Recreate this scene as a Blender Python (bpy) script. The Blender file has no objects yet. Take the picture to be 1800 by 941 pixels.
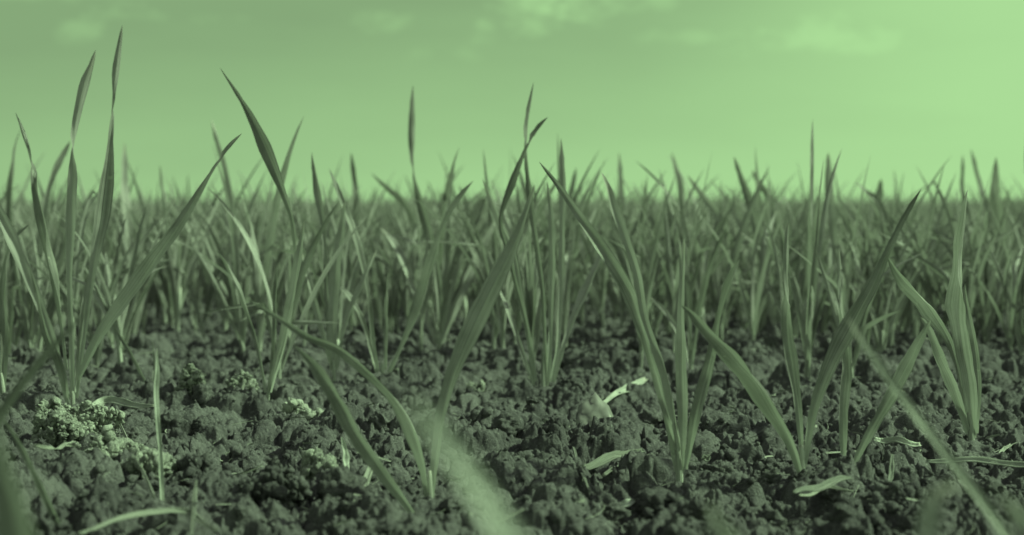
import bpy, math, random
import numpy as np
from mathutils import Vector, Matrix

# ---------------------------------------------------------------- camera
W, HH = 1800.0, 941.0
CAM_H = 0.14
FPX = 2473.0
HORIZON = 356.0
PITCH = math.atan((HH / 2 - HORIZON) / FPX)
scene = bpy.context.scene
COL = scene.collection
cam_data = bpy.data.cameras.new('camera')
cam = bpy.data.objects.new('camera', cam_data)
COL.objects.link(cam)
scene.camera = cam
cam.location = (0, 0, CAM_H)
cam.rotation_euler = (math.radians(90) - PITCH, 0, 0)
cam_data.sensor_width = 36
cam_data.lens = 36 * FPX / W
cam_data.clip_start = 0.02
cam_data.clip_end = 3000
cam_data.dof.use_dof = True
cam_data.dof.focus_distance = 0.80
cam_data.dof.aperture_fstop = 9.5

# ---------------------------------------------------------------- exposure
vs = scene.view_settings
vs.view_transform = 'Standard'
vs.look = 'None'
vs.exposure = 0
vs.gamma = 1
vs.use_curve_mapping = False
scene.cycles.max_bounces = 8
scene.cycles.diffuse_bounces = 5
scene.cycles.transparent_max_bounces = 8

# ---------------------------------------------------------------- sun and sky
SUN_EL, SUN_AZ = math.radians(42), math.radians(84)      # azimuth clockwise from +Y (view direction)
sun_data = bpy.data.lights.new('sun', 'SUN')
sun_data.energy = 5.0
sun_data.angle = math.radians(2.5)
sun_data.color = (0.66, 1.0, 0.52)
sun = bpy.data.objects.new('sun', sun_data)
COL.objects.link(sun)
sdir = Vector((math.sin(SUN_AZ) * math.cos(SUN_EL), math.cos(SUN_AZ) * math.cos(SUN_EL), math.sin(SUN_EL)))
sun.rotation_euler = sdir.to_track_quat('Z', 'Y').to_euler()

world = bpy.data.worlds.new('World')
scene.world = world
world.use_nodes = True
NT = world.node_tree
NT.nodes.clear()


class G:
    """tiny node-graph helper"""
    def __init__(s, nt): s.nt = nt
    def n(s, t, **kw):
        nd = s.nt.nodes.new(t)
        for k, v in kw.items(): setattr(nd, k, v)
        return nd
    def put(s, sock, v):
        if isinstance(v, bpy.types.NodeSocket): s.nt.links.new(v, sock)
        else: sock.default_value = v
    def m(s, op, a, b=None, c=None, clamp=False):
        nd = s.n('ShaderNodeMath', operation=op, use_clamp=clamp)
        s.put(nd.inputs[0], a)
        if b is not None: s.put(nd.inputs[1], b)
        if c is not None: s.put(nd.inputs[2], c)
        return nd.outputs[0]
    def ss(s, v, lo, hi, a=0.0, b=1.0):
        nd = s.n('ShaderNodeMapRange', interpolation_type='SMOOTHSTEP')
        s.put(nd.inputs[0], v)
        for i, q in enumerate((lo, hi, a, b)): s.put(nd.inputs[i + 1], q)
        return nd.outputs[0]
    def mix(s, f, a, b, blend='MIX'):
        nd = s.n('ShaderNodeMix', data_type='RGBA', blend_type=blend)
        s.put(nd.inputs[0], f)
        s.put(nd.inputs[6], a if isinstance(a, bpy.types.NodeSocket) else (*a, 1))
        s.put(nd.inputs[7], b if isinstance(b, bpy.types.NodeSocket) else (*b, 1))
        return nd.outputs[2]
    def noise(s, vec, scale, detail=3, rough=0.5, w=None):
        nd = s.n('ShaderNodeTexNoise')
        if vec is not None: s.put(nd.inputs['Vector'], vec)
        s.put(nd.inputs['Scale'], scale)
        nd.inputs['Detail'].default_value = detail
        nd.inputs['Roughness'].default_value = rough
        return nd.outputs[0]
    def vm(s, op, a, b=None):
        nd = s.n('ShaderNodeVectorMath', operation=op)
        s.put(nd.inputs[0], a)
        if b is not None: s.put(nd.inputs[1], b)
        return nd.outputs[1] if op in ('LENGTH', 'DISTANCE', 'DOT_PRODUCT') else nd.outputs[0]


g = G(NT)
tc = g.n('ShaderNodeTexCoord').outputs['Generated']
sx = g.n('ShaderNodeSeparateXYZ')
g.put(sx.inputs[0], tc)
X, Y, Z = sx.outputs
horiz = g.m('SQRT', g.m('ADD', g.m('MULTIPLY', X, X), g.m('MULTIPLY', Y, Y)))
az = g.m('ARCTAN2', X, Y)                     # radians, 0 = view direction
el = g.m('ARCTAN2', Z, horiz)
a = g.m('DIVIDE', az, 0.349)                  # +-1 at 20 degrees
e = g.m('DIVIDE', el, 0.143)                  # 1 at 8.2 degrees
a_c = g.m('MINIMUM', g.m('MAXIMUM', a, -1.6), 1.0)
e_c = g.m('MINIMUM', g.m('MAXIMUM', e, 0.0), 1.25)
drop = g.m('SUBTRACT', 0.72, g.ss(a, 0.15, 0.95, 0.0, 0.66))
t_s = g.m('SUBTRACT', g.m('MULTIPLY_ADD', a_c, 0.25, 0.78), g.m('MULTIPLY', e_c, drop))
# broad soft streaks of thin cloud
mp = g.n('ShaderNodeMapping')
g.put(mp.inputs[0], tc)
mp.inputs['Scale'].default_value = (1.0, 1.0, 5.0)
mp.inputs['Rotation'].default_value = (0, math.radians(-9), 0)
n1 = g.noise(mp.outputs[0], 5.0, 4, 0.5)
streak = g.m('MULTIPLY', g.m('SUBTRACT', n1, 0.5), 0.30)
t_s = g.m('ADD', t_s, streak)
# separate small clouds: (azimuth px, elevation px, half width, half height, strength)
mp2 = g.n('ShaderNodeMapping')
g.put(mp2.inputs[0], tc)
mp2.inputs['Scale'].default_value = (1.0, 1.0, 1.9)
mp2.inputs['Rotation'].default_value = (0, math.radians(-22), 0)
n2 = g.noise(mp2.outputs[0], 48.0, 7, 0.66)
n3 = g.noise(mp2.outputs[0], 22.0, 4, 0.55)
for (cx, cy, rx, ry, st) in [(925, 8, 70, 42, 1.0), (1030, 8, 60, 26, .75), (1165, 5, 45, 20, .5), (690, 48, 50, 20, .55),
                             (855, 55, 22, 26, .4), (140, 68, 38, 26, .55), (100, 22, 130, 14, .4), (1450, 78, 90, 34, .6),
                             (1215, 66, 70, 12, .35), (60, 12, 120, 8, .3), (210, 40, 110, 9, .3), (735, 95, 22, 20, .2), (825, 100, 26, 14, .2)]:
    ca, ce = math.atan((cx - 900) / FPX), math.atan((HORIZON - cy) / FPX)
    dx = g.m('DIVIDE', g.m('SUBTRACT', az, ca), rx / FPX)
    dy = g.m('DIVIDE', g.m('SUBTRACT', el, ce), ry / FPX)
    r = g.m('SQRT', g.m('ADD', g.m('MULTIPLY', dx, dx), g.m('MULTIPLY', dy, dy)))
    r = g.m('ADD', r, g.m('MULTIPLY', g.m('SUBTRACT', n2, 0.5), 3.4))
    r = g.m('ADD', r, g.m('MULTIPLY', g.m('SUBTRACT', n3, 0.5), 2.6))
    t_s = g.m('ADD', t_s, g.m('MULTIPLY', g.ss(r, -0.1, 1.45, 1.0, 0.0), st * 0.60))
t_s = g.m('MINIMUM', g.m('MAXIMUM', t_s, 0.0), 1.03)
low = g.mix(t_s, (0.238, 0.392, 0.192), (0.405, 0.715, 0.312))
nish = g.n('ShaderNodeTexSky', sky_type='NISHITA')
nish.sun_disc = False
nish.sun_elevation = SUN_EL
nish.sun_rotation = SUN_AZ
bw = g.n('ShaderNodeRGBToBW')
g.put(bw.inputs[0], nish.outputs[0])
hi = g.n('ShaderNodeMix', data_type='RGBA', blend_type='MULTIPLY')
hi.inputs[0].default_value = 1.0
g.put(hi.inputs[6], g.m('MULTIPLY', bw.outputs[0], 0.12))
hi.inputs[7].default_value = (0.84, 1.0, 0.82, 1)
skyc = g.mix(g.ss(el, 0.20, 0.75), low, hi.outputs[2])
bg = g.n('ShaderNodeBackground')
g.put(bg.inputs[0], skyc)
bg.inputs[1].default_value = 1.0
out = g.n('ShaderNodeOutputWorld')
NT.links.new(bg.outputs[0], out.inputs[0])

# ---------------------------------------------------------------- projection helpers
cp, sp = math.cos(PITCH), math.sin(PITCH)


def at(px, py, d):
    """world point on the ray of a photograph pixel at world distance Y = d"""
    u, v = (px - W / 2) / FPX, (HH / 2 - py) / FPX
    dx, dy, dz = u, cp + v * sp, -sp + v * cp
    k = d / dy
    return Vector((dx * k, d, CAM_H + dz * k))


def ground_d(py):
    v = (HH / 2 - py) / FPX
    dy, dz = cp + v * sp, -sp + v * cp
    return -CAM_H / dz * dy


# ---------------------------------------------------------------- soil height field
def hsh(ix, iy, seed):
    h = (ix.astype(np.int64) * 374761393 + iy.astype(np.int64) * 668265263 + seed * 974634533) & 0xffffffff
    h = ((h ^ (h >> 13)) * 1274126177) & 0xffffffff
    h = ((h ^ (h >> 16)) * 2246822519) & 0xffffffff
    return ((h ^ (h >> 15)) & 0xffffff) / float(0xffffff)


def vn(x, y, seed):
    ix, iy = np.floor(x), np.floor(y)
    fx, fy = x - ix, y - iy
    fx, fy = fx * fx * (3 - 2 * fx), fy * fy * (3 - 2 * fy)
    h = lambda p, q: hsh(ix + p, iy + q, seed)
    return (h(0, 0) * (1 - fx) + h(1, 0) * fx) * (1 - fy) + (h(0, 1) * (1 - fx) + h(1, 1) * fx) * fy


def lumps(x, y, s, seed, keep=1.0):
    X_, Y_ = x / s, y / s
    ix, iy = np.floor(X_), np.floor(Y_)
    best = np.zeros_like(X_)
    for p in (-1, 0, 1):
        for q in (-1, 0, 1):
            jx, jy = ix + p, iy + q
            cx = jx + hsh(jx, jy, seed)
            cy = jy + hsh(jx, jy, seed + 1)
            r = 0.38 + 0.5 * hsh(jx, jy, seed + 2)
            k = hsh(jx, jy, seed + 3) < keep
            asp = 0.75 + 0.5 * hsh(jx, jy, seed + 4)
            d2 = (X_ - cx) ** 2 * asp + (Y_ - cy) ** 2 / asp
            best = np.maximum(best, np.where(k, np.sqrt(np.maximum(r * r - d2, 0)), 0))
    return best * s


FEET = []


def H(x, y):
    x, y = np.asarray(x, float), np.asarray(y, float)
    wx = x + 0.006 * (vn(x * 60, y * 60, 5) - .5) + 0.002 * (vn(x * 260, y * 260, 7) - .5)
    wy = y + 0.006 * (vn(x * 60, y * 60, 6) - .5) + 0.002 * (vn(x * 260, y * 260, 8) - .5)
    z = 0.013 * (vn(x * 5, y * 5, 1) - .5) + 0.011 * (vn(x * 14, y * 14, 2) - .5)
    z += 0.38 * lumps(wx, wy, 0.042, 20, .4)
    z += 0.46 * lumps(wx, wy, 0.021, 30, .6)
    z += 0.5 * lumps(wx, wy, 0.0085, 40, .55)
    k = np.clip((vn(x * 28 + 3, y * 22, 15) + .5 * vn(x * 90, y * 70, 16) - .45) / .5, .42, 1.2)      # crusted patches between crumbly ones
    z += k * 0.5 * lumps(wx, wy, 0.0036, 50, .7)
    z -= .0058 * np.clip(.16 - np.abs(vn(wx * 75, wy * 75, 9) - .5), 0, 1) / .16
    z -= k * .003 * np.clip(.14 - np.abs(vn(wx * 210 + 5, wy * 210, 12) - .5), 0, 1) / .14
    z += k * 0.5 * lumps(wx, wy, 0.0019, 60, .8)
    z += k * 0.0030 * (vn(x * 300, y * 300, 3) - .5) + .0016 * (vn(x * 800, y * 800, 4) - .5)
    z = z - 0.006
    for fx, fy, fr in FEET:
        near_ = np.nonzero((np.abs(x - fx) < 3 * fr) & (np.abs(y - fy) < 3 * fr))
        if len(near_[0]) == 0: continue
        q = np.exp(-((x[near_] - fx) ** 2 + (y[near_] - fy) ** 2) / (fr * fr))
        z[near_] = z[near_] * (1 - q) + .001 * q
    return z


def gz(x, y):
    return float(H(np.array([x]), np.array([y]))[0])


# ---------------------------------------------------------------- materials
def material(name):
    m = bpy.data.materials.new(name)
    m.use_nodes = True
    m.node_tree.nodes.clear()
    return m, G(m.node_tree)


def finish(g, shader):
    o = g.n('ShaderNodeOutputMaterial')
    g.nt.links.new(shader, o.inputs[0])


def principled(g, col, rough, spec=0.3, bump=None, dist=0.001, strength=1.0):
    p = g.n('ShaderNodeBsdfPrincipled')
    g.put(p.inputs['Base Color'], col if isinstance(col, bpy.types.NodeSocket) else (*col, 1))
    g.put(p.inputs['Roughness'], rough)
    p.inputs['Specular IOR Level'].default_value = spec
    if bump is not None:
        b = g.n('ShaderNodeBump')
        b.inputs['Distance'].default_value = dist
        b.inputs['Strength'].default_value = strength
        g.put(b.inputs['Height'], bump)
        g.put(p.inputs['Normal'], b.outputs[0])
    return p.outputs[0]


def soil_mat(name, dark, pale, fleck, fleck_lo=0.66):
    m, g = material(name)
    co = g.n('ShaderNodeNewGeometry').outputs['Position']
    a = g.noise(co, 38, 5, .6)
    b = g.noise(co, 420, 4, .65)
    c = g.mix(g.ss(g.m('ADD', g.m('MULTIPLY', a, .6), g.m('MULTIPLY', b, .4)), .36, .66), dark, pale)
    f = g.noise(co, 900, 2, .5)
    c = g.mix(g.ss(f, fleck_lo, fleck_lo + .08), c, fleck)
    bp = g.m('ADD', g.noise(co, 700, 4, .7), g.m('MULTIPLY', g.noise(co, 2200, 3, .6), .4))
    finish(g, principled(g, c, .93, .18, bp, .0022, 1.0))
    return m


M_SOIL = soil_mat('soil', (.104, .094, .113), (.222, .209, .231), (.37, .365, .37))
M_PALE = soil_mat('dry_soil', (.20, .195, .20), (.60, .60, .58), (.66, .67, .63), .6)
M_FAR = soil_mat('far_field', (.10, .10, .10), (.18, .18, .18), (.3, .3, .3))


def leaf_mat(name, base, rib, stemc, trans=.33, var=.85):
    m, g = material(name)
    uv = g.n('ShaderNodeUVMap').outputs[0]
    s = g.n('ShaderNodeSeparateXYZ')
    g.put(s.inputs[0], uv)
    u, v = s.outputs[0], s.outputs[1]
    geo = g.n('ShaderNodeNewGeometry').outputs['Position']
    mp = g.n('ShaderNodeMapping')
    g.put(mp.inputs[0], uv)
    mp.inputs['Scale'].default_value = (14, 1.1, 1)
    vein_glint = g.noise(mp.outputs[0], 1.0, 3, .6)  # lengthwise veins, also placing the lit streaks painted into the colour
    wav = g.m('SINE', g.m('MULTIPLY', u, 6.283 * 11))
    mid = g.ss(g.m('ABSOLUTE', g.m('SUBTRACT', u, .5)), .015, .075, 1, 0)
    blot = g.noise(geo, 55, 3, .55)
    fine = g.noise(geo, 600, 2, .5)
    oi = g.n('ShaderNodeObjectInfo').outputs['Random']
    k = g.m('ADD', g.m('MULTIPLY', g.m('SUBTRACT', vein_glint, .5), 2.3), g.m('MULTIPLY', g.m('SUBTRACT', blot, .5), 1.2))
    k = g.m('ADD', k, g.m('MULTIPLY', g.m('SUBTRACT', g.noise(geo, 17, 2, .5), .5), .9))
    k = g.m('ADD', k, g.m('MULTIPLY', g.m('SUBTRACT', oi, .5), var))
    k = g.m('ADD', k, g.m('MULTIPLY', wav, .03))
    lo = tuple(c * .55 for c in base)
    hi_ = tuple(min(c * 1.75, .9) for c in base)  # pale end raised to paint highlight streaks along the blade
    c = g.mix(g.ss(k, -.55, .55), lo, hi_)
    c = g.mix(g.m('MULTIPLY', mid, .45), c, rib)
    c = g.mix(g.ss(v, .0, .34, .85, 0), c, stemc)                  # pale sheath end
    tipn = g.m('ADD', v, g.m('MULTIPLY', g.m('SUBTRACT', oi, .5), .12))
    c = g.mix(g.ss(tipn, .955, 1.0, 0, .8), c, (.5, .47, .46))     # dry tip
    spot = g.ss(g.noise(geo, 210, 2, .5), .70, .76)
    c = g.mix(g.m('MULTIPLY', spot, .4), c, (.55, .56, .5))
    bump = g.m('ADD', g.m('MULTIPLY', wav, .35), g.m('ADD', vein_glint, g.m('MULTIPLY', fine, .25)))
    p = principled(g, c, g.m('MULTIPLY_ADD', vein_glint, .25, .26), .55, bump, .0004, .55)
    tr = g.n('ShaderNodeBsdfTranslucent')
    g.put(tr.inputs[0], g.mix(.55, c, (.50, .56, .46)))
    ms = g.n('ShaderNodeMixShader')
    ms.inputs[0].default_value = trans
    g.nt.links.new(p, ms.inputs[1])
    g.nt.links.new(tr.outputs[0], ms.inputs[2])
    finish(g, ms.outputs[0])
    return m


M_LEAF = leaf_mat('wheat_leaf', (.262, .248, .260), (.52, .53, .50), (.60, .61, .58), .25)
M_STEM = leaf_mat('wheat_stem', (.34, .34, .33), (.42, .43, .41), (.42, .43, .41), .0, .3)
M_FIELD = leaf_mat('far_wheat', (.285, .270, .28), (.40, .41, .39), (.34, .35, .33), .25)
M_WAN = leaf_mat('wan_leaf', (.54, .54, .53), (.6, .62, .58), (.6, .62, .58), .2, .1)


def straw_mat(name='straw', lo=(.13, .13, .13), hi=(.38, .38, .36)):
    m, g = material(name)
    uv = g.n('ShaderNodeUVMap').outputs[0]
    mp = g.n('ShaderNodeMapping')
    g.put(mp.inputs[0], uv)
    mp.inputs['Scale'].default_value = (20, 2.5, 1)
    f = g.noise(mp.outputs[0], 1, 4, .65)
    oi = g.n('ShaderNodeObjectInfo').outputs['Random']
    k = g.m('ADD', f, g.m('MULTIPLY', g.m('SUBTRACT', oi, .5), .35))
    c = g.mix(g.ss(k, .3, .7), lo, hi)
    finish(g, principled(g, c, .7, .3, f, .0005, .8))
    return m


M_STRAW = straw_mat()
M_DULL = straw_mat('old_straw', (.08, .08, .08), (.20, .20, .19))

# ---------------------------------------------------------------- mesh helpers


def new_mesh(name, V, F, mat, UV=None, smooth=True):
    V = np.asarray(V, dtype=np.float32).reshape(-1, 3)
    F = np.asarray(F, dtype=np.int32)
    me = bpy.data.meshes.new(name)
    nv, nf, k = len(V), len(F), F.shape[1]
    me.vertices.add(nv)
    me.vertices.foreach_set('co', V.ravel())
    me.loops.add(nf * k)
    me.polygons.add(nf)
    me.loops.foreach_set('vertex_index', F.ravel())
    me.polygons.foreach_set('loop_start', np.arange(0, nf * k, k, dtype=np.int32))
    me.polygons.foreach_set('loop_total', np.full(nf, k, dtype=np.int32))
    if UV is not None:
        l = me.uv_layers.new(name='UVMap')
        l.data.foreach_set('uv', np.asarray(UV, dtype=np.float32)[F.ravel()].ravel())
    me.update(calc_edges=True)
    if smooth: me.polygons.foreach_set('use_smooth', np.ones(nf, dtype=bool))
    me.materials.append(mat)
    return me


def link(name, me, parent=None):
    o = bpy.data.objects.new(name, me)
    COL.objects.link(o)
    if parent is not None: o.parent = parent
    return o


def tag(o, label=None, cat=None, group=None, kind=None):
    if label: o['label'] = label
    if cat: o['category'] = cat
    if group: o['group'] = group
    if kind: o['kind'] = kind
    return o


def catmull(P, n):
    P = np.asarray(P, float)
    Q = np.vstack([2 * P[0] - P[1], P, 2 * P[-1] - P[-2]])
    seg = np.sqrt(((P[1:, :2] - P[:-1, :2]) ** 2).sum(1)) + 1e-6
    cum = np.concatenate([[0], np.cumsum(seg)])
    tt = np.linspace(0, cum[-1], n)
    res = []
    for t in tt:
        i = min(int(np.searchsorted(cum, t, side='right')) - 1, len(P) - 2)
        f = (t - cum[i]) / seg[i]
        p0, p1, p2, p3 = Q[i], Q[i + 1], Q[i + 2], Q[i + 3]
        res.append(.5 * ((2 * p1) + (-p0 + p2) * f + (2 * p0 - 5 * p1 + 4 * p2 - p3) * f * f + (-p0 + 3 * p1 - 3 * p2 + p3) * f ** 3))
    return np.array(res)


def ribbon(C, Wd, PHI, ref, fold=.22, across=5, rng=None):
    """blade: centre line C (n,3), widths, roll angles about the tangent, ref = 'face' direction"""
    C = np.asarray(C, float)
    n = len(C)
    T = np.gradient(C, axis=0)
    T /= np.linalg.norm(T, axis=1)[:, None] + 1e-12
    ref = np.asarray(ref, float)
    side = np.cross(T, ref)
    side /= np.linalg.norm(side, axis=1)[:, None] + 1e-12
    nor = np.cross(side, T)
    c, s = np.cos(PHI)[:, None], np.sin(PHI)[:, None]
    S2, N2 = side * c + nor * s, -side * s + nor * c
    us = np.linspace(0, 1, across)
    ph = (rng.random() * 6.28) if rng else 0
    V, UV = [], []
    tt = np.linspace(0, 1, n)
    edge = 1 + .045 * np.sin(tt * 31 + ph) + .03 * np.sin(tt * 67 + 2 * ph)
    for j, u in enumerate(us):
        w = (u - .5) * Wd * edge
        h = (abs(u - .5) * 2 * fold - fold * .5) * Wd * .5 + (.05 * Wd * np.sin(tt * 22 + ph + 3 * u)) + .035 * Wd * math.sin(u * 19 + ph)
        V.append(C + S2 * w[:, None] + N2 * h[:, None])
        UV.append(np.stack([np.full(n, u), tt], 1))
    V = np.stack(V, 1).reshape(-1, 3)
    UV = np.stack(UV, 1).reshape(-1, 2)
    F = []
    for i in range(n - 1):
        for j in range(across - 1):
            b = i * across + j
            F.append((b, b + 1, b + across + 1, b + across))
    return V, F, UV


def tube(C, R, sides=8):
    C = np.asarray(C, float)
    n = len(C)
    T = np.gradient(C, axis=0)
    T /= np.linalg.norm(T, axis=1)[:, None] + 1e-12
    ref = np.array([0.13, 1, .05]) if abs(T[:, 2]).mean() > .5 else np.array([0.1, .05, 1])
    A = np.cross(T, ref); A /= np.linalg.norm(A, axis=1)[:, None]
    B = np.cross(T, A)
    V, UV, F = [], [], []
    for i in range(n):
        for j in range(sides):
            t = 2 * math.pi * j / sides
            V.append(C[i] + (A[i] * math.cos(t) + B[i] * math.sin(t)) * R[i])
            UV.append((j / sides, i / (n - 1)))
    for i in range(n - 1):
        for j in range(sides):
            k = (j + 1) % sides
            F.append((i * sides + j, i * sides + k, (i + 1) * sides + k, (i + 1) * sides + j))
    # closed end by collapsing a last ring
    m = len(V)
    for j in range(sides):
        V.append(C[-1] + T[-1] * R[-1] * .3); UV.append((.5, 1))
    for j in range(sides):
        k = (j + 1) % sides
        F.append(((n - 1) * sides + j, (n - 1) * sides + k, m + k, m + j))
    return np.array(V), F, np.array(UV)


# ---------------------------------------------------------------- ground
def build_ground():
    th_in = np.linspace(-24, 24, 900)
    th_out = 24 + (np.linspace(0, 1, 110)[1:] ** 1.3) * 80
    th = np.radians(np.concatenate([-th_out[::-1], th_in, th_out]))
    r = np.concatenate([np.geomspace(.08, .45, 60)[:-1], np.geomspace(.45, 1.7, 820)[:-1], np.geomspace(1.7, 14, 300)])
    R, T = np.meshgrid(r, th, indexing='ij')
    x, y = R * np.sin(T), R * np.cos(T)
    z = H(x, y)
    z = np.where(R > 5, z * np.clip((14 - R) / 9, 0, 1), z)
    z[-1, :] = -.03
    z[:, 0] = -.03; z[:, -1] = -.03; z[0, :] = -.03
    V = np.stack([x, y, z], -1).reshape(-1, 3)
    nr, nc = x.shape
    idx = np.arange(nr * nc).reshape(nr, nc)
    F = np.stack([idx[:-1, :-1], idx[:-1, 1:], idx[1:, 1:], idx[1:, :-1]], -1).reshape(-1, 4)[:, ::-1]
    tag(link('soil', new_mesh('soil', V, F, M_SOIL)), kind='structure')
    # the field beyond, one sheet out to the horizon
    n = 48
    rr = np.geomspace(.5, 1500, 40)
    V = [(0, 0, -.028)]
    for q in rr:
        for k in range(n): V.append((q * math.cos(6.28318 * k / n), q * math.sin(6.28318 * k / n), -.028))
    F = []
    for i in range(len(rr) - 1):
        for k in range(n):
            b, c = 1 + i * n + k, 1 + i * n + (k + 1) % n
            F.append((b, b + n, c + n, c))
    # inner disc as quads
    for k in range(0, n, 2):
        F.append((0, 1 + k, 1 + (k + 1) % n, 1 + (k + 2) % n))
    tag(link('field_ground', new_mesh('field_ground', V, F, M_FAR, smooth=False)), kind='structure')



def ico(sub):
    import bmesh
    bm = bmesh.new()
    bmesh.ops.create_icosphere(bm, subdivisions=sub, radius=1)
    V = np.array([v.co[:] for v in bm.verts]); F = np.array([[v.index for v in f.verts] for f in bm.faces])
    bm.free()
    return V, F


def vn3(P, s, seed):
    return (vn(P[:, 0] * s + P[:, 2] * s * .7, P[:, 1] * s - P[:, 2] * s * .6, seed) + vn(P[:, 1] * s + 9, P[:, 2] * s + 4, seed + 1)) - 1


def rough_ico(sub, seed, amp=.35):
    V, F = ico(sub)
    d = 1 + amp * vn3(V + 5, 1.4, seed) + amp * .55 * vn3(V + 7, 3.3, seed + 9)
    if sub > 2: d += amp * .5 * vn3(V + 3, 7, seed + 19) + amp * .35 * vn3(V + 2, 15, seed + 29) - amp * .5 * np.abs(vn3(V + 4, 4, seed + 39))
    rs = np.random.default_rng(seed)
    return V * d[:, None] * (.8 + .4 * rs.random(3)), F


def scatter_merge(templates, pos, scl, rng):
    VV, FF, off = [], [], 0
    for p, s in zip(pos, scl):
        V, F = templates[rng.integers(len(templates))]
        a, b = rng.random(2) * 6.28
        ca, sa, cb, sb = math.cos(a), math.sin(a), math.cos(b), math.sin(b)
        R = np.array([[ca, -sa, 0], [sa, ca, 0], [0, 0, 1]]) @ np.array([[1, 0, 0], [0, cb, -sb], [0, sb, cb]])
        VV.append((V @ R.T) * s + p)
        FF.append(F + off)
        off += len(V)
    return np.concatenate(VV), np.concatenate(FF)


# ---------------------------------------------------------------- traced wheat plants
prng = random.Random(4)
arng = np.random.default_rng(5)


def leaf_from(pts, d0, lean, root, phi=(20, 60), fold=.5, n=46, name='leaf', mat=None, curve=1.0):
    """pts = (px, py, apparent width px) from the foot to the tip"""
    A = [(p[0], p[1], p[2], p[3] if len(p) > 3 else math.nan) for p in pts]
    A = np.array(A, float)
    seg = np.sqrt(((A[1:, :2] - A[:-1, :2]) ** 2).sum(1))
    t = np.concatenate([[0], np.cumsum(seg)]) / seg.sum()
    ph = phi[0] + (phi[1] - phi[0]) * t
    ph = np.where(np.isnan(A[:, 3]), ph, A[:, 3])
    A[:, 3] = ph
    if abs(phi[1] - phi[0]) > 100:           # a blade turned over at its narrow waist
        pin = 2 + int(np.argmin(A[2:-2, 2])) if len(A) > 5 else len(A) - 2
        A[:pin, 3] = phi[0] + prng.uniform(-12, 12); A[pin, 3] = (phi[0] + phi[1]) / 2; A[pin + 1:, 3] = phi[1]
    Q = catmull(A, n)
    tt = np.linspace(0, 1, n)
    if d0 > .5: Q[:, 3] += prng.uniform(10, 26) * np.sin(tt * prng.uniform(5, 9) + prng.uniform(0, 6)) * np.clip(tt * 4, 0, 1)
    C, Wd, PH = [], [], []
    for q, t_ in zip(Q, tt):
        d = d0 + lean * t_ ** curve
        p = at(q[0], q[1], d)
        C.append((p.x, p.y, p.z))
        c = max(abs(math.cos(math.radians(q[3]))), .45)
        Wd.append(max(q[2], .5) * (.94 if q[2] < 9 else .72) * d / FPX / c)
        PH.append(math.radians(q[3]))
    C = np.array(C); Wd = np.array(Wd)
    Wd[-1] = .0002
    V, F, UV = ribbon(C, Wd, np.array(PH), (0, -1, 0), fold, 9, arng)
    V = V - np.array(root.location)
    return link(name, new_mesh(name, V, F, mat or M_LEAF, UV), root)


def plant(bx, by, leaves, label, stem=(9, 60), group=None, cat='wheat seedling', name='wheat_seedling', dd=0.0, mat=None):
    """leaves: list of dict(p=points, lean=metres, phi=(a,b))"""
    d = ground_d(by) + dd
    b = at(bx, by, d)
    z = 0
    if d > .4: FEET.append((b.x, b.y, .008))
    root = bpy.data.objects.new(name, None)
    root.empty_display_size = .02
    COL.objects.link(root)
    root.location = (b.x, b.y, z - .004)
    tag(root, label, cat, group)
    if stem:
        w, hpx = stem
        m = np.mean([[l['p'][min(1, len(l['p']) - 1)][0], l['p'][min(1, len(l['p']) - 1)][1]] for l in leaves], axis=0)
        dirx = (m[0] - bx) / max(abs(m[1] - by), 20)
        C = [np.array(root.location)]
        for k in range(1, 7):
            f = k / 6
            p = at(bx + dirx * hpx * f * .8, by - hpx * f, d)
            C.append(np.array(p))
        R = [w * .38 * d / FPX * q for q in (1.1, 1.05, 1, .95, .9, .8, .6)]
        V, F, UV = tube(C, R)
        link('stem', new_mesh('stem', V - np.array(root.location), F, M_STEM, UV), root)
    for l in leaves:
        phi = l.get('phi') or (prng.choice((-1, 1)) * prng.uniform(5, 30), prng.choice((-1, 1)) * prng.uniform(20, 65))
        leaf_from(l['p'], d, l.get('lean', prng.uniform(-.03, .05)), root, phi, l.get('fold', .28) * 2.0, mat=mat)
    return root


L = lambda p, lean=None, phi=None, fold=.28: dict(p=p, **({'lean': lean} if lean is not None else {}), **({'phi': phi} if phi else {}), fold=fold)

plant(128, 728, [
    L([(122, 722, 10), (100, 620, 22), (66, 525, 22), (30, 440, 28), (-5, 365, 20), (-34, 312, 2)], -.03, (15, -30)),
    L([(128, 720, 10), (126, 600, 14), (123, 480, 18), (126, 380, 29), (128, 300, 20), (128, 262, 5), (134, 212, 15), (148, 150, 20), (160, 115, 12), (168, 88, 1)], .01, (10, 170)),
    L([(134, 700, 9), (150, 575, 12), (164, 470, 20), (180, 380, 36), (191, 295, 24), (195, 235, 9), (198, 185, 5), (203, 130, 16), (209, 85, 12), (215, 45, 1)], .03, (-10, -190)),
    L([(118, 650, 8), (103, 530, 15), (82, 420, 27), (63, 340, 20), (56, 290, 5), (42, 238, 9), (27, 198, 1)], .05, (30, -160)),
    L([(138, 668, 8), (172, 595, 26), (222, 525, 36), (268, 460, 37), (310, 402, 26), (350, 338, 16), (381, 290, 6), (405, 255, 7), (425, 235, 1)], -.02, (15, 140)),
    L([(120, 700, 8), (104, 640, 20), (80, 585, 18), (66, 520, 8), (52, 470, 2)], -.03, (-20, 40)),
    L([(135, 690, 7), (140, 600, 9), (150, 520, 8), (160, 470, 2)], .02)],
    'tallest wheat seedling at far left, rising behind a pale crumbly clod', (11, 40))
plant(8, 716, [
    L([(4, 712, 10), (8, 600, 18), (7, 500, 19), (20, 430, 14), (52, 394, 1)], .0),
    L([(2, 700, 10), (-20, 600, 20), (-40, 480, 18), (-60, 400, 2)], .0)],
    'wheat seedling cut off by the left edge beside the tallest one', (12, 60))
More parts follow.
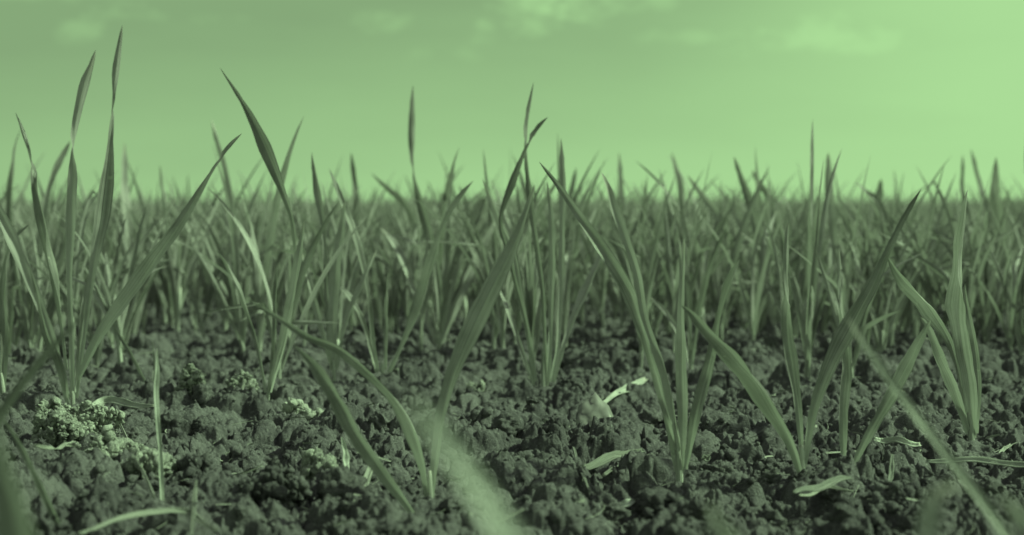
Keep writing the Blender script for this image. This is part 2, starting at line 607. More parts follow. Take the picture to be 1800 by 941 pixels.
plant(60, 610, [
    L([(55, 600, 8), (62, 500, 16), (72, 400, 18), (88, 325, 10), (104, 283, 12), (123, 248, 1)], .0),
    L([(50, 600, 8), (30, 500, 20), (18, 400, 22), (19, 330, 20), (25, 265, 8), (36, 228, 1)], .05),
    L([(64, 600, 8), (90, 520, 16), (110, 440, 16), (150, 370, 10), (190, 325, 1)], .0),
    L([(46, 600, 8), (50, 520, 16), (30, 440, 16), (-10, 380, 2)], .0)],
    'wheat seedling at far left, behind and between the leaves of the tallest one', (8, 50))
plant(286, 893, [L([(285, 890, 7), (281, 790, 7), (274, 700, 7), (276, 650, 6), (276, 613, 2)], -.005, (-45, -45))],
      'thin single upright blade standing alone in bare soil, front left', None, cat='grass blade', name='grass_blade', mat=M_WAN)
plant(268, 700, [L([(264, 690, 5), (250, 660, 7), (232, 625, 11), (215, 598, 7), (203, 578, 1)], .02, (10, 30)),
                 L([(268, 690, 5), (272, 640, 6), (268, 600, 2)], .02)],
      'small slanting seedling sprout behind the thin upright blade, left', (6, 20))
plant(470, 718, [
    L([(468, 712, 6), (484, 640, 10), (508, 545, 20), (524, 460, 20), (535, 388, 1)], -.02, (15, 35)),
    L([(474, 690, 6), (482, 600, 9), (484, 520, 11), (487, 468, 2)], .02),
    L([(476, 690, 7), (504, 590, 10), (519, 470, 11), (515, 395, 9), (498, 338, 21), (470, 268, 31), (442, 208, 20), (420, 170, 8), (387, 120, 1)], .02, (80, 10)),
    L([(468, 690, 6), (450, 600, 8), (425, 520, 12), (402, 470, 8), (380, 440, 1)], .06)],
    'wheat seedling whose tall dark leaf bends left above the horizon, left of centre', (8, 60))
plant(588, 672, [
    L([(588, 665, 9), (585, 590, 22), (590, 480, 28), (600, 410, 20), (607, 352, 1)], .0, (10, 20)),
    L([(583, 650, 6), (576, 560, 9), (572, 470, 10), (568, 400, 12), (560, 350, 18), (554, 310, 12), (548, 268, 1)], .04),
    L([(582, 640, 6), (560, 560, 15), (545, 500, 12), (529, 440, 1)], -.02),
    L([(592, 650, 6), (610, 560, 12), (640, 490, 12), (662, 440, 1)], .02)],
    'wheat seedling with a broad upright leaf, behind the arching leaf left of centre', (9, 40))
plant(672, 668, [
    L([(666, 665, 9), (656, 600, 9), (650, 540, 9), (638, 470, 12), (622, 410, 14), (600, 350, 12), (578, 296, 1)], .03),
    L([(678, 650, 5), (679, 560, 8), (682, 480, 1)], .0),
    L([(684, 655, 7), (712, 595, 13), (735, 540, 24), (757, 470, 24), (776, 405, 10), (802, 355, 14), (832, 318, 1)], -.01, (10, 60)),
    L([(664, 660, 6), (640, 570, 10), (612, 520, 8), (590, 500, 1)], .03)],
    'wheat seedling with two leaves spreading in a wide vee, just left of centre', (10, 30))
plant(772, 612, [
    L([(772, 605, 8), (775, 540, 12), (768, 470, 16), (752, 405, 22), (736, 345, 17), (727, 303, 4), (724, 250, 14), (725, 200, 12), (726, 150, 1)], .0, (10, 150)),
    L([(776, 605, 8), (800, 540, 16), (830, 470, 20), (855, 420, 14), (878, 372, 1)], .05),
    L([(768, 605, 8), (780, 500, 16), (786, 400, 12), (788, 330, 12), (800, 282, 1)], .05),
    L([(766, 605, 8), (735, 520, 18), (700, 440, 16), (668, 400, 1)], .05)],
    'wheat seedling whose narrow spear tip rises straight above the horizon near centre', (9, 40))
# front centre plant
plant(757, 898, [
    L([(757, 893, 13), (765, 805, 19), (776, 730, 25), (796, 660, 33), (830, 580, 47), (868, 502, 46), (903, 430, 27), (924, 375, 14), (940, 325, 1)], .02, (10, 30), .35),
    L([(752, 880, 9), (742, 815, 22), (722, 755, 30), (690, 700, 22), (645, 655, 20), (592, 613, 24), (540, 592, 16), (490, 560, 12), (433, 525, 1)], -.04, (45, 15), .3)],
    'large front seedling at bottom centre with one broad leaf rising right, one arching left', (14, 70))
plant(738, 925, [
    L([(737, 920, 8), (712, 884, 20), (672, 832, 30), (630, 772, 36), (590, 700, 34), (556, 648, 26), (517, 607, 1)], -.03, (20, 5), .3),
    L([(735, 915, 8), (705, 872, 12), (680, 840, 10), (660, 815, 1)], .03)],
    'broad single leaf leaning left from the soil at bottom centre', None)
plant(612, 855, [L([(612, 852, 12), (608, 815, 13), (606, 790, 10), (600, 768, 3)], .0, (-40, -40))],
      'short pale cut stub beside the broad leaning leaf', None, cat='leaf stub', name='leaf_stub', mat=M_WAN)
plant(955, 682, [
    L([(937, 678, 9), (933, 610, 10), (918, 540, 14), (904, 450, 10), (876, 385, 14), (848, 314, 1)], .0),
    L([(961, 678, 8), (958, 600, 9), (955, 520, 10), (945, 440, 13), (932, 350, 14), (925, 268, 6), (927, 212, 10), (938, 145, 1)], .02, (20, 140)),
    L([(970, 672, 8), (981, 600, 10), (986, 500, 13), (989, 400, 16), (990, 320, 14), (986, 243, 1)], .04),
    L([(964, 672, 7), (968, 560, 12), (971, 450, 18), (968, 370, 12), (962, 320, 1)], .0),
    L([(942, 670, 7), (922, 560, 10), (896, 455, 11), (880, 388, 8), (900, 322, 18), (925, 262, 7), (945, 225, 9), (963, 206, 1)], -.02, (10, 160)),
    L([(973, 672, 6), (1000, 580, 12), (1030, 510, 18), (1052, 460, 10), (1066, 420, 1)], .05),
    L([(934, 670, 6), (912, 600, 8), (890, 540, 8), (872, 500, 1)], .05)],
    'many leaved wheat seedling right of centre whose two tips cross above the horizon', (10, 70))
# stray second stem of the same clump
plant(1195, 852, [
    L([(1190, 830, 10), (1172, 725, 17), (1142, 610, 22), (1105, 512, 34), (1062, 442, 30), (1020, 382, 22), (980, 325, 12), (948, 285, 1)], .03, (35, 10), .35),
    L([(1195, 790, 9), (1168, 665, 18), (1134, 560, 18), (1120, 480, 20), (1100, 420, 18), (1081, 370, 20), (1070, 332, 12), (1057, 303, 1)], -.01, (60, -30)),
    L([(1199, 830, 8), (1200, 720, 26), (1198, 620, 24), (1198, 530, 14), (1203, 420, 3)], .0, (5, 50)),
    L([(1205, 825, 8), (1225, 720, 27), (1249, 630, 24), (1264, 555, 12), (1284, 492, 12), (1301, 455, 1)], -.02, (10, 60)),
    L([(1188, 800, 8), (1160, 690, 14), (1135, 600, 16), (1118, 545, 10), (1105, 505, 1)], -.03, (20, 40))],
    'tight five leaved seedling in front, right of centre, with one long leaf arching left', (17, 110))
plant(1412, 853, [
    L([(1410, 842, 9), (1386, 772, 24), (1345, 702, 30), (1297, 637, 33), (1250, 590, 27), (1217, 553, 16), (1198, 537, 1)], -.05, (25, 50), .35),
    L([(1412, 840, 9), (1405, 740, 16), (1394, 655, 27), (1383, 585, 28), (1383, 512, 9), (1382, 445, 16), (1385, 388, 1)], .0, (10, 150)),
    L([(1414, 822, 9), (1430, 722, 22), (1460, 642, 30), (1495, 572, 34), (1530, 510, 26), (1560, 442, 16), (1590, 382, 12), (1619, 333, 1)], .03, (15, 40), .3)],
    'three leaved front seedling at right with one leaf leaning far left, one far right', (13, 70))
plant(1490, 838, [
    L([(1483, 832, 9), (1482, 725, 24), (1487, 640, 24), (1481, 570, 10), (1477, 500, 12), (1475, 435, 1)], .0, (10, 120)),
    L([(1494, 830, 9), (1528, 762, 22), (1574, 682, 29), (1610, 612, 22), (1636, 562, 3)], -.02, (10, 20), .3)],
    'two leaved front seedling at right, one leaf upright, the other slanting right', (12, 30))
plant(1708, 776, [
    L([(1710, 770, 16), (1706, 690, 30), (1692, 605, 34), (1683, 520, 27), (1688, 430, 22), (1695, 370, 9), (1701, 333, 1)], .0, (10, 100)),
    L([(1702, 762, 12), (1680, 692, 20), (1652, 625, 20), (1634, 580, 14), (1619, 558, 3)], -.02, (15, 50)),
    L([(1716, 762, 8), (1720, 680, 14), (1712, 600, 14), (1700, 540, 8), (1696, 500, 1)], .02),
    L([(1700, 740, 8), (1686, 660, 10), (1664, 590, 18), (1620, 530, 22), (1580, 485, 16), (1560, 452, 1)], .04)],
    'broad leaved wheat seedling near the right edge with a torn bent tip at its left', (14, 50))
plant(1798, 640, [L([(1797, 635, 9), (1788, 590, 9), (1784, 550, 3)], .0), L([(1800, 635, 9), (1812, 560, 12), (1830, 480, 2)], .0)],
      'small sprout at the right edge of the view', (8, 20))

# near, badly blurred blades standing between the camera and the soil in view
NEAR = 'out of focus blades close to the camera'
def near(bx, by, leaves, label, mat=None): plant(bx, by, leaves, label, None, NEAR, 'wheat leaf', 'wheat_leaf', mat=mat)
near(40, 1750, [L([(40, 1745, 60), (45, 1100, 120), (30, 941, 110), (10, 840, 70), (-8, 765, 30), (-16, 700, 2)], .0, (10, 20)),
                L([(50, 1745, 50), (-60, 1100, 90), (-100, 900, 60), (-120, 780, 2)], .0, (10, 20))],
     'wide blurred leaf very close to the camera in the bottom left corner')
near(-120, 1150, [L([(-120, 1140, 26), (-60, 850, 34), (0, 735, 30), (50, 665, 26), (100, 605, 18), (160, 542, 2)], .0, (10, 30))],
     'blurred blade slanting up rightwards from the left edge, before the tallest seedling')
near(120, 980, [L([(118, 975, 16), (92, 900, 22), (60, 830, 20), (30, 775, 14), (5, 735, 2)], .0, (10, 30))],
     'slim pale edged blade slanting up leftwards in the bottom left corner')
near(1420, 2500, [L([(1420, 2490, 50), (1130, 1500, 66), (950, 1045, 66), (880, 925, 60), (832, 848, 52), (786, 780, 44), (746, 728, 34), (716, 694, 10)], .01, (-18, -16), .08)],
     'wide pale blurred leaf slanting down to the bottom edge right of the large front seedling', M_WAN)
near(1960, 1250, [L([(1955, 1240, 16), (1850, 1060, 22), (1768, 940, 24), (1718, 870, 22), (1650, 782, 20), (1580, 690, 19), (1532, 622, 15), (1488, 556, 2)], .02, (-20, -18), .25)],
     'long narrow blurred blade crossing diagonally down to the bottom right corner', M_STEM)
near(1640, 1750, [L([(1640, 1740, 40), (1632, 1050, 52), (1632, 930, 48), (1642, 880, 34), (1660, 858, 22), (1700, 852, 2)], .02, (10, 20))],
     'blurred upright blade with bent tip at the bottom edge, right of the two leaved seedling', M_STEM)
near(1330, 1750, [L([(1330, 1740, 30), (1290, 1020, 42), (1262, 930, 34), (1246, 880, 2)], .0, (10, 20))],
     'blurred dark leaf tip poking up at the bottom edge below the five leaved seedling')
near(1900, 1650, [L([(1900, 1640, 30), (1835, 1000, 44), (1795, 915, 36), (1755, 868, 2)], .0, (10, 20))],
     'blurred leaf tip in the bottom right corner, right of the long diagonal blade')

# seedlings a little further back whose tips stand out against the sky (tip x, tip y, kink x, kink y, foot x, foot y, width)
TALL = 'seedlings behind the front ones with tips above the horizon'
tallspec = [
    (371, 208, 398, 300, 430, 590, 14, 'blurred seedling whose thin tip leans left between the left seedlings'),
    (219, 250, 218, 340, 230, 560, 12, 'blurred seedling with a short upright tip right of the tallest one'),
    (281, 290, 290, 360, 300, 575, 12, 'blurred seedling with a low tip in the gap left of the bent dark leaf'),
    (617, 268, 624, 340, 620, 560, 12, 'blurred seedling with an upright tip between the centre left seedlings'),
    (652, 304, 712, 358, 790, 560, 14, 'blurred seedling with a slanting tip left of the spear tip'),
    (1088, 268, 1092, 340, 1100, 540, 12, 'faint blurred seedling standing behind the arching leaf right of centre'),
    (1180, 267, 1196, 335, 1200, 545, 16, 'blurred seedling with an upright tip behind the five leaved one'),
    (1208, 308, 1262, 380, 1330, 570, 18, 'blurred seedling with a long slanting leaf between the right front seedlings'),
    (1290, 275, 1316, 350, 1362, 590, 16, 'seedling with a slim left leaning tip left of the three leaved seedling'),
    (1322, 299, 1352, 350, 1390, 560, 14, 'seedling with a curved tip just above the three leaved seedling'),
    (1456, 268, 1458, 350, 1470, 590, 20, 'seedling with the darkest straight upright tip on the right half'),
    (1442, 334, 1422, 420, 1395, 610, 14, 'seedling with a right leaning tip touching the horizon behind the three leaved one'),
    (1503, 320, 1545, 358, 1600, 560, 14, 'seedling with a low leaf leaning left between the dark tip and right edge'),
    (1549, 314, 1545, 360, 1560, 545, 18, 'blurred seedling with a stubby upright tip right of the dark one'),
    (1640, 316, 1670, 380, 1700, 590, 14, 'seedling just left of the broad leaved right seedling, tip leaning left'),
    (1692, 272, 1690, 335, 1720, 540, 12, 'blurred seedling with a forked upright tip near the right edge'),
    (1706, 262, 1722, 330, 1760, 545, 14, 'blurred seedling with the highest tip near the right edge'),
    (1751, 276, 1750, 345, 1780, 560, 16, 'blurred seedling with a split tip close to the right edge'),
    (1804, 220, 1806, 330, 1812, 600, 18, 'tall seedling cut off by the right edge of the view'),
    (1013, 295, 1003, 350, 990, 560, 13, 'seedling with a short tip just right of the crossing tips'),
    (1200, 410, 1206, 480, 1215, 650, 12, 'seedling behind the five leaved one, with a pale upright leaf'),
    (430, 340, 440, 420, 420, 590, 14, 'blurred low seedling left of the bent dark leaf'),
]
for (tx, ty, kx, ky, fx, fy, w, lab) in tallspec:
    lv = [L([(fx, fy - 5, w * .5), ((fx * 2 + kx) / 3, (fy * 2 + ky) / 3, w * .9), ((fx + 2 * kx) / 3 + 4, (fy + 2 * ky) / 3, w * 1.2), (kx, ky, w * 1.15), ((kx + tx) / 2, (ky + ty) / 2, w * .8), (tx, ty, 1)])]
    for k in range(prng.randint(3, 4)):
        sgn = prng.choice((-1, 1)); sp_ = prng.uniform(15, 95) * sgn; hh = prng.uniform(110, fy - 350)
        lv.append(L([(fx, fy - 5, w * .5), (fx + sp_ * .22, fy - hh * .4, w), (fx + sp_ * .6, fy - hh * .78, w * .9), (fx + sp_, fy - hh, 1)]))
    plant(fx, fy, lv, lab, (w * .7, 40), TALL)

build_ground()
nrng = np.random.default_rng(11)


def wedge(n, d0, d1, half=.42, power=1.0):
    d = d0 * (d1 / d0) ** (nrng.random(n) ** power)
    x = (nrng.random(n) * 2 - 1) * half * d
    return x, d


small = [rough_ico(1, 100 + i, .4) for i in range(6)]
big = [rough_ico(4, 200 + i, .5) for i in range(6)]
x, y = wedge(11000, .42, 2.4, .55, 1.15)
s = .0007 * (nrng.random(11000) ** -.42); s = np.minimum(s, .0032)
P = np.stack([x, y, H(x, y) + s * .3], 1)
V1, F1 = scatter_merge(small, P, s, nrng)
tag(link('soil_crumbs', new_mesh('soil_crumbs', V1, F1, M_SOIL)), 'small dark soil crumbs lying all over the bare ground', 'soil crumbs', kind='stuff')
x, y = wedge(900, .44, 2.6, .5)
s = .0022 + .0075 * nrng.random(900) ** 2.6
P = np.stack([x, y, H(x, y) - s * .1], 1)
V1, F1 = scatter_merge(big, P, s, nrng)
tag(link('soil_lumps', new_mesh('soil_lumps', V1, F1, M_SOIL)), 'dark rounded soil lumps scattered on the ground between the seedlings', 'soil lumps', kind='stuff')

# ---------------------------------------------------------------- procedural seedlings


def proc_leaf(rng, Lg, Wm, azm, a0, a1, n=16):
    tt = np.linspace(0, 1, n)
    kink = rng.random() < .22
    ang = a0 + (a1 - a0) * tt ** 1.6
    if kink:
        kt = rng.uniform(.55, .8)
        ang = ang + np.where(tt > kt, rng.uniform(.5, 1.5), 0)
    wob = rng.uniform(-.5, .5) * tt
    ds = Lg / (n - 1)
    dirs = np.stack([np.sin(ang) * np.cos(azm + wob), np.sin(ang) * np.sin(azm + wob), np.cos(ang)], 1)
    C = np.concatenate([[[0, 0, 0]], np.cumsum(dirs[1:] * ds, 0)])
    pk = rng.uniform(.35, .5)
    wd = Wm * np.where(tt < pk, .38 + .62 * np.sin(tt / pk * 1.5708), np.cos((tt - pk) / (1 - pk) * 1.5708) ** .8)
    wd[-1] = .0001
    p0 = rng.uniform(0, 3)
    PH = p0 + rng.choice((-1, 1)) * rng.uniform(.2, 3.0) * tt
    return C, wd, PH, (math.cos(azm), math.sin(azm), .3)


def make_variant(i, n_seg, across):
    rng = random.Random(900 + i)
    parts = []
    sh = rng.uniform(.018, .04)
    C = [(0, 0, -.006), (0, 0, sh * .4), (.0006, 0, sh)]
    parts.append(('stem', *tube(C, [.0022, .0019, .0014], 6)))
    nl = rng.randint(4, 7)
    base_az = rng.uniform(0, 6.28)
    class R2:
        random = staticmethod(rng.random)
    for k in range(nl):
        azm = base_az + k * 3.14 + rng.uniform(-.7, .7)
        Lg = rng.uniform(.07, .15) if k else rng.uniform(.12, .165)
        a0 = rng.uniform(.02, .22) + (.12 if k > 2 else 0)
        a1 = a0 + rng.uniform(.1, .7)
        C, wd, PH, ref = proc_leaf(rng, Lg, rng.uniform(.0028, .0066), azm, a0, a1, n_seg)
        V, F, UV = ribbon(C, wd, PH, ref, .8, across, R2)
        V[:, 2] += sh * rng.uniform(.05, .6)
        parts.append(('leaf', V, F, UV))
    return parts


NVAR = 28
variants = [make_variant(i, 16, 3) for i in range(NVAR)]
cheap = [make_variant(i, 8, 2) for i in range(NVAR)]
var_meshes = [[(nm, new_mesh(nm, V, F, M_STEM if nm == 'stem' else M_LEAF, UV)) for nm, V, F, UV in v] for v in variants]
taken = [(o.location.x, o.location.y) for o in COL.objects if o.type == 'EMPTY']
# rows of the drilled crop
cand = []
rrng = random.Random(77)
ROW = .098
rot = math.radians(4)
for k in range(-2, 102):
    rd = 1.30 + k * ROW
    if rd < 1.1: continue
    hw = .60 * rd + .35
    xx = -hw
    while xx < hw:
        xx += rrng.uniform(.009, .026) * (1 if rd < 3.5 else 1.35)
        yy = rd + rrng.gauss(0, .030) + xx * math.tan(rot)
        # bare soil patches seen in the picture
        px = 900 + xx / yy * FPX
        if yy < 1.45 and (230 < px < 420 or 1010 < px < 1120) : continue
        if yy < 1.4 and (520 < px < 760 or 1240 < px < 1420) and rrng.random() < .75: continue
        if yy < 1.25 and rrng.random() < .72: continue
        if any((xx - a_) ** 2 + (yy - b_) ** 2 < .035 ** 2 for a_, b_ in taken): continue
        cand.append((xx, yy))
cand.sort(key=lambda c: c[1])
infr = [c for c in cand if abs(c[0]) < .385 * c[1] + .03]
N_IND = 300 - sum(1 for o in COL.objects if o.type == 'EMPTY')
ind = set(infr[:N_IND])
last_y = infr[N_IND - 1][1]
NEARG = 'blurred seedlings crowding the rows behind'
SV, SF, SU, off = [], [], [], 0
fz = []
cz = H(np.array([c[0] for c in cand]), np.array([c[1] for c in cand]))
for ci, (cx_, cy_) in enumerate(cand):
    vi = rrng.randrange(NVAR)
    sc = min(max(rrng.gauss(.93 if cy_ < 2 else .83, .16), .55), 1.32)
    if rrng.random() < .05: sc *= 1.15
    ra = rrng.uniform(0, 6.28)
    z = float(cz[ci]) - .001
    if (cx_, cy_) in ind:
        root = bpy.data.objects.new('wheat_seedling', None)
        COL.objects.link(root)
        root.location = (cx_, cy_, z)
        root.rotation_euler = (rrng.uniform(-.09, .09), rrng.uniform(-.09, .09), ra)
        root.scale = (sc * rrng.uniform(.9, 1.15),) * 2 + (sc,)
        tag(root, 'blurred wheat seedling among many alike in the crowded rows behind the front seedlings', 'wheat seedling', NEARG)
        for nm, me in var_meshes[vi]: link(nm, me, root)
    else:
        fz.append((cx_, cy_, z, sc, ra, vi, 0))
# far rows: thinner and thinner sampling toward the horizon
for band, (d0, d1, n) in enumerate([(11.2, 18, 5200), (18, 34, 4200), (34, 80, 4200), (80, 220, 4200)]):
    for _ in range(n):
        d = d0 * (d1 / d0) ** rrng.random()
        x_ = rrng.uniform(-.6, .6) * d
        fz.append((x_, d, -.004, min(max(rrng.gauss(.80, .14), .6), 1.2), rrng.uniform(0, 6.28), rrng.randrange(NVAR), 1 + band))
for (x_, y_, z_, sc, ra, vi, b) in fz:
    src = variants if b == 0 and y_ < 4 else cheap
    c, s_ = math.cos(ra), math.sin(ra)
    wide = 1 if b == 0 else (1.25, 1.6, 2.6, 5.0)[b - 1]
    for nm, V, F, UV in src[vi]:
        Q = np.empty_like(V)
        Q[:, 0] = (V[:, 0] * c - V[:, 1] * s_) * sc * wide + x_
        Q[:, 1] = (V[:, 0] * s_ + V[:, 1] * c) * sc * wide + y_
        Q[:, 2] = V[:, 2] * sc + z_
        SV.append(Q); SF.append(np.array(F) + off); SU.append(UV); off += len(V)
tag(link('wheat_field', new_mesh('wheat_field', np.concatenate(SV), np.concatenate(SF), M_FIELD, np.concatenate(SU))),
    'blurred mass of young wheat stretching back to the horizon', 'wheat field', kind='stuff')

# ---------------------------------------------------------------- pale crumbly clods
grains = []
for i in range(14):
    gv, gf = rough_ico(2, 300 + i, .8)
    grains.append((gv * (.45 + 1.1 * np.random.default_rng(i).random(3)), gf))


def clod(px, py, wpx, hpx, label, n=150, gs=.0014, mat=None):
    d = ground_d(py)
    b = at(px, py, d)
    rx, rz = wpx / 2 * d / FPX, hpx * d / FPX
    ry = rx * .8
    z0 = gz(b.x, b.y)
    sd = int(px * 7 + py)
    rng = np.random.default_rng(sd)
    n = int(n * 7.0)
    th, u = rng.random(n) * 6.283, rng.random(n) ** .8
    el_ = np.arcsin(u)
    shape = .55 + .75 * vn(np.cos(th) * np.cos(el_) * 2.2 + 9, np.sin(th) * np.cos(el_) * 2.2 + u * 2.5 + 4, sd)
    k = shape * (.78 + .3 * rng.random(n))
    hole = vn(np.cos(th) * np.cos(el_) * 5 + 9, np.sin(th) * np.cos(el_) * 5 + u * 6 + 4, sd + 3)
    ok = hole > .36
    P = np.stack([rx * k * np.cos(el_) * np.cos(th) + b.x, ry * k * np.cos(el_) * np.sin(th) + b.y, rz * k * u * 1.15 + z0 - .002], 1)[ok]
    S = (gs * (.20 + 1.3 * rng.random(n) ** 4.0))[ok]
    V, F = scatter_merge(grains, P, S, rng)
    CV, CF = rough_ico(5, sd, .7)
    CV = CV * np.array([rx * .66, ry * .66, rz * .72]) + np.array([b.x, b.y, z0 - .002])
    F = np.concatenate([F, CF + len(V)]); V = np.concatenate([V, CV])
    o = link('soil_clod', new_mesh('soil_clod', V - np.array([b.x, b.y, z0]), F, mat or M_PALE))
    o.location = (b.x, b.y, z0)
    return tag(o, label, 'soil clod', 'clods of soil lying between the seedlings')


clod(125, 800, 165, 62, 'pale crumbly clod at the foot of the tallest left seedling, biggest of the pale ones', 700, .0013)
clod(190, 848, 150, 42, 'pale crumbly clod in front of the biggest pale clod', 200, .0015)
clod(262, 872, 80, 34, 'small pale crumbly clod at the foot of the thin upright blade', 130, .0015)
clod(340, 715, 55, 40, 'pale crumbly clod standing alone left of centre, behind the thin upright blade', 160, .0015)
clod(425, 712, 50, 24, 'dull pale clod beside the foot of the seedling with the bent dark leaf', 110, .0015)
clod(568, 858, 70, 48, 'rounded clod left of the pale cut stub', 260, .0015, None)
clod(530, 745, 70, 30, 'low pale clod behind the broad leaning leaf', 150, .0015)
clod(832, 672, 50, 24, 'pale crumbs heap behind the broad right leaf of the large front seedling', 130, .0015)
clod(868, 775, 36, 18, 'small pale clod right of the large front seedling', 80, .0015)
clod(90, 985, 120, 60, 'dark clod at the bottom left corner', 150, .0015, M_SOIL)
clod(480, 905, 110, 52, 'big dark rounded clod at the bottom, left of the large front seedling', 330, .0015, M_SOIL)
clod(345, 868, 90, 40, 'dark rounded clod right of the thin upright blade', 230, .0015, M_SOIL)
clod(640, 745, 80, 40, 'dark clod between the two broad leaves at centre', 200, .0015, M_SOIL)
clod(1170, 925, 90, 40, 'dark clod at the bottom edge below the five leaved seedling', 220, .0015, M_SOIL)
clod(1330, 900, 100, 36, 'dark clod at the bottom below the three leaved seedling', 220, .0015, M_SOIL)
clod(1560, 905, 90, 38, 'dark clod at the bottom below the two leaved seedling', 220, .0015, M_SOIL)

# ---------------------------------------------------------------- straw and litter
STR = 'dry straw pieces lying on the soil'


def straw(pts, label, z=.004, name='dry_straw', cat='straw', lift=None, mat=None, fold=.5):
    """pieces resting on the tops of the crumbs: a nearly straight line over the uneven soil"""
    P0 = [at(p[0], p[1], ground_d(p[1])) for p in pts]
    hz = H(np.array([p.x for p in P0]), np.array([p.y for p in P0]))
    z0 = float(hz.mean()) + z * .6
    C = []
    for p in pts:
        r0 = at(p[0], p[1], 1.0) - cam.location
        q = cam.location + r0 * ((z0 - CAM_H) / r0.z)
        C.append((q.x, q.y, p[2] * q.y / FPX))
    C = np.array(C)
    Q = catmull(np.column_stack([C[:, 0], C[:, 1], C[:, 2], np.zeros(len(C))]), 26)
    t = np.linspace(0, 1, 26)
    hh = H(Q[:, 0], Q[:, 1])
    zz = z0 + np.maximum(np.polyval(np.polyfit(t, hh, 1), t) - hh.mean(), -.004) * .5
    if lift: zz = zz + lift * t ** 1.5
    rg = np.random.default_rng(int(pts[0][0]))
    zz = zz + .0009 * np.sin(t * 9 + rg.random() * 6)
    C3 = np.column_stack([Q[:, 0], Q[:, 1], zz])
    wd = np.maximum(Q[:, 2] * .8, .0004)
    V, F, UV = ribbon(C3, wd, .5 * (rg.random() - .5) + np.zeros(26), (0, -.75, .66), .8, 5, arng)
    b = C3[0].copy()
    o = link(name, new_mesh(name, V - b, F, mat or M_STRAW, UV))
    o.location = b
    tag(o, label, cat, STR if name == 'dry_straw' else None)
    sol = o.modifiers.new('thickness', 'SOLIDIFY'); sol.thickness = .0005
    return o


straw([(148, 716, 12), (185, 706, 18), (235, 712, 14), (270, 716, 4)], 'pale straw strip lying right of the foot of the tallest left seedling', .012, mat=M_STEM)
straw([(140, 948, 7), (200, 922, 12), (270, 905, 14), (325, 895, 13), (352, 905, 10), (380, 925, 4)], 'long curved pale straw at the bottom left edge', .013)
straw([(60, 800, 5), (95, 795, 9), (130, 765, 6)], 'thin straw lying across the biggest pale clod', .028)
straw([(195, 722, 3), (225, 775, 4), (270, 872, 4)], 'thin dark straw thread left of the thin upright blade', .006)
straw([(335, 935, 4), (342, 900, 6), (345, 885, 2)], 'short spiky bit standing up on the long curved straw', .004, lift=.008)
straw([(385, 808, 6), (400, 804, 14), (414, 806, 4)], 'tiny bright curled flake in the dark soil, left of the rounded clod')
straw([(622, 895, 8), (638, 868, 14), (656, 838, 12)], 'short pale straw propped under the broad leaning leaf', .004, lift=.008)
straw([(1055, 706, 6), (1085, 692, 12), (1110, 682, 22), (1136, 672, 8)], 'pale straw piece pointing right behind the five leaved seedling', .014, mat=M_STEM)
straw([(1020, 826, 12), (1060, 812, 20), (1100, 795, 18), (1130, 788, 8)], 'flat dull straw lying in dark soil left of the five leaved seedling', .004, mat=M_DULL)
straw([(1060, 836, 5), (1105, 815, 8), (1148, 800, 3)], 'thin curved straw just below the flat dull straw', .003, mat=M_DULL)
straw([(1008, 790, 4), (1020, 825, 6), (1036, 860, 3)], 'thin straw slanting down below the grey leaf scrap', .006)
straw([(1040, 874, 4), (1065, 880, 6), (1080, 884, 6), (1100, 886, 20), (1118, 884, 4)], 'bright pale flake on a thin stalk at bottom, left of the five leaved seedling', .006, mat=M_WAN)
straw([(1155, 920, 6), (1170, 905, 10), (1184, 886, 3)], 'short pale straw chip at the bottom edge below the five leaved seedling', .005)
straw([(1395, 868, 6), (1430, 858, 16), (1465, 848, 16), (1497, 840, 6)], 'pale straw strip in front of the foot of the three leaved seedling', .008)
straw([(1405, 872, 3), (1450, 860, 6), (1500, 862, 2)], 'thin straw thread just below the pale strip at right', .006)
straw([(1536, 774, 8), (1560, 774, 14), (1590, 778, 14), (1618, 778, 8)], 'pale straw piece lying level right of the two leaved seedling', .012, mat=M_STEM)
straw([(1628, 806, 8), (1700, 810, 15), (1770, 814, 16), (1850, 818, 14)], 'long thick straw stalk lying level out to the right edge', .012, mat=M_STEM)
straw([(1735, 806, 4), (1760, 795, 7), (1785, 775, 3)], 'short thin straw lying above the long thick stalk', .008)
straw([(1690, 880, 4), (1712, 865, 8), (1730, 840, 3)], 'small straw curl in front of the long thick stalk, lower right', .006)
straw([(1234, 806, 5), (1241, 805, 11), (1248, 804, 4)], 'tiny bright chip right of the foot of the five leaved seedling', .005)
straw([(1562, 848, 5), (1566, 838, 9), (1568, 828, 3)], 'tiny pale upright chip right of the foot of the two leaved seedling', .004, lift=.006)

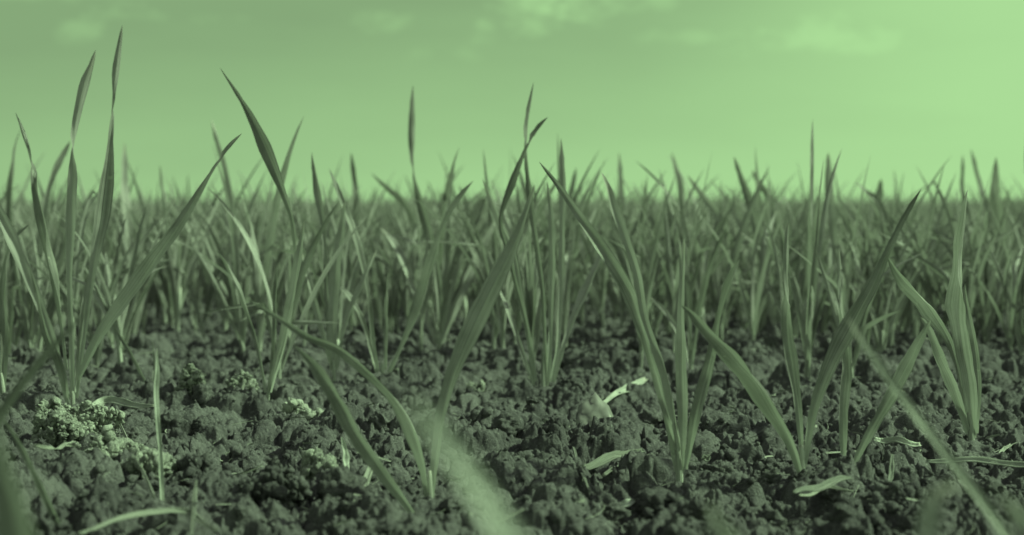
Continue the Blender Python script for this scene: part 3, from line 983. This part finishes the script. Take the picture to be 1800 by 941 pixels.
# grey leaf scrap lying half upright
d = ground_d(756)
pts = [(1018, 748), (1022, 720), (1046, 703), (1066, 722), (1074, 738), (1042, 752)]
pts = [(1045 + (a_ - 1045) * 1.2, 724 + (b_ - 728) * 1.25) for a_, b_ in pts]
ctr = at(1045, 730, d)
import bmesh
bm = bmesh.new()
ring = []
for i, (px, py) in enumerate(pts):
    p = at(px, py, d + (752 - py) * .0003)
    ring.append(bm.verts.new(Vector(p) - Vector(ctr)))
mid = bm.verts.new(Vector(at(1044, 730, d + .004)) - Vector(ctr))
uvl = bm.loops.layers.uv.new('UVMap')
for i in range(6):
    f = bm.faces.new((ring[i], ring[(i + 1) % 6], mid)); f.smooth = True
bmesh.ops.subdivide_edges(bm, edges=bm.edges[:], cuts=3, use_grid_fill=True, smooth=.1)
for v in bm.verts:
    v.co += Vector((0, .0012 * math.sin(v.co.x * 700 + v.co.z * 500), .0006 * math.sin(v.co.x * 900)))
for f in bm.faces:
    for l_ in f.loops: l_[uvl].uv = (.25, .45)
me = bpy.data.meshes.new('leaf_scrap'); bm.to_mesh(me); bm.free()
me.materials.append(M_LEAF)
o = link('leaf_scrap', me)
o.location = ctr
o.modifiers.new('thickness', 'SOLIDIFY').thickness = .0006
tag(o, 'grey kite shaped dead leaf scrap propped in the soil right of centre', 'leaf scrap')

# countless root hairs and chaff
lr = np.random.default_rng(3)
LV, LF, LU, off = [], [], [], 0
xs, ys = wedge(750, .5, 2.2, .42)
for x_, y_, z_ in zip(xs, ys, H(xs, ys)):
    az_ = lr.random() * 6.28; Lg = .004 + .018 * lr.random() ** 2
    tt = np.linspace(-.5, .5, 6)
    cu = (lr.random() - .5) * 2.4
    C = np.stack([x_ + np.cos(az_ + cu * tt) * tt * Lg, y_ + np.sin(az_ + cu * tt) * tt * Lg, z_ + .0022 + tt * Lg * (lr.random() - .5) * .8 + .002 * lr.random()], 1)
    V, F, UV = ribbon(C, np.full(6, .0003 + .0012 * lr.random() ** 3), np.full(6, lr.random() * 2), (0, -.4, 1), .4, 3)
    LV.append(V); LF.append(np.array(F) + off); LU.append(UV); off += len(V)
tag(link('straw_litter', new_mesh('straw_litter', np.concatenate(LV), np.concatenate(LF), M_STRAW, np.concatenate(LU))),
    'fine chaff and root fibres strewn over the soil', 'litter', kind='stuff')
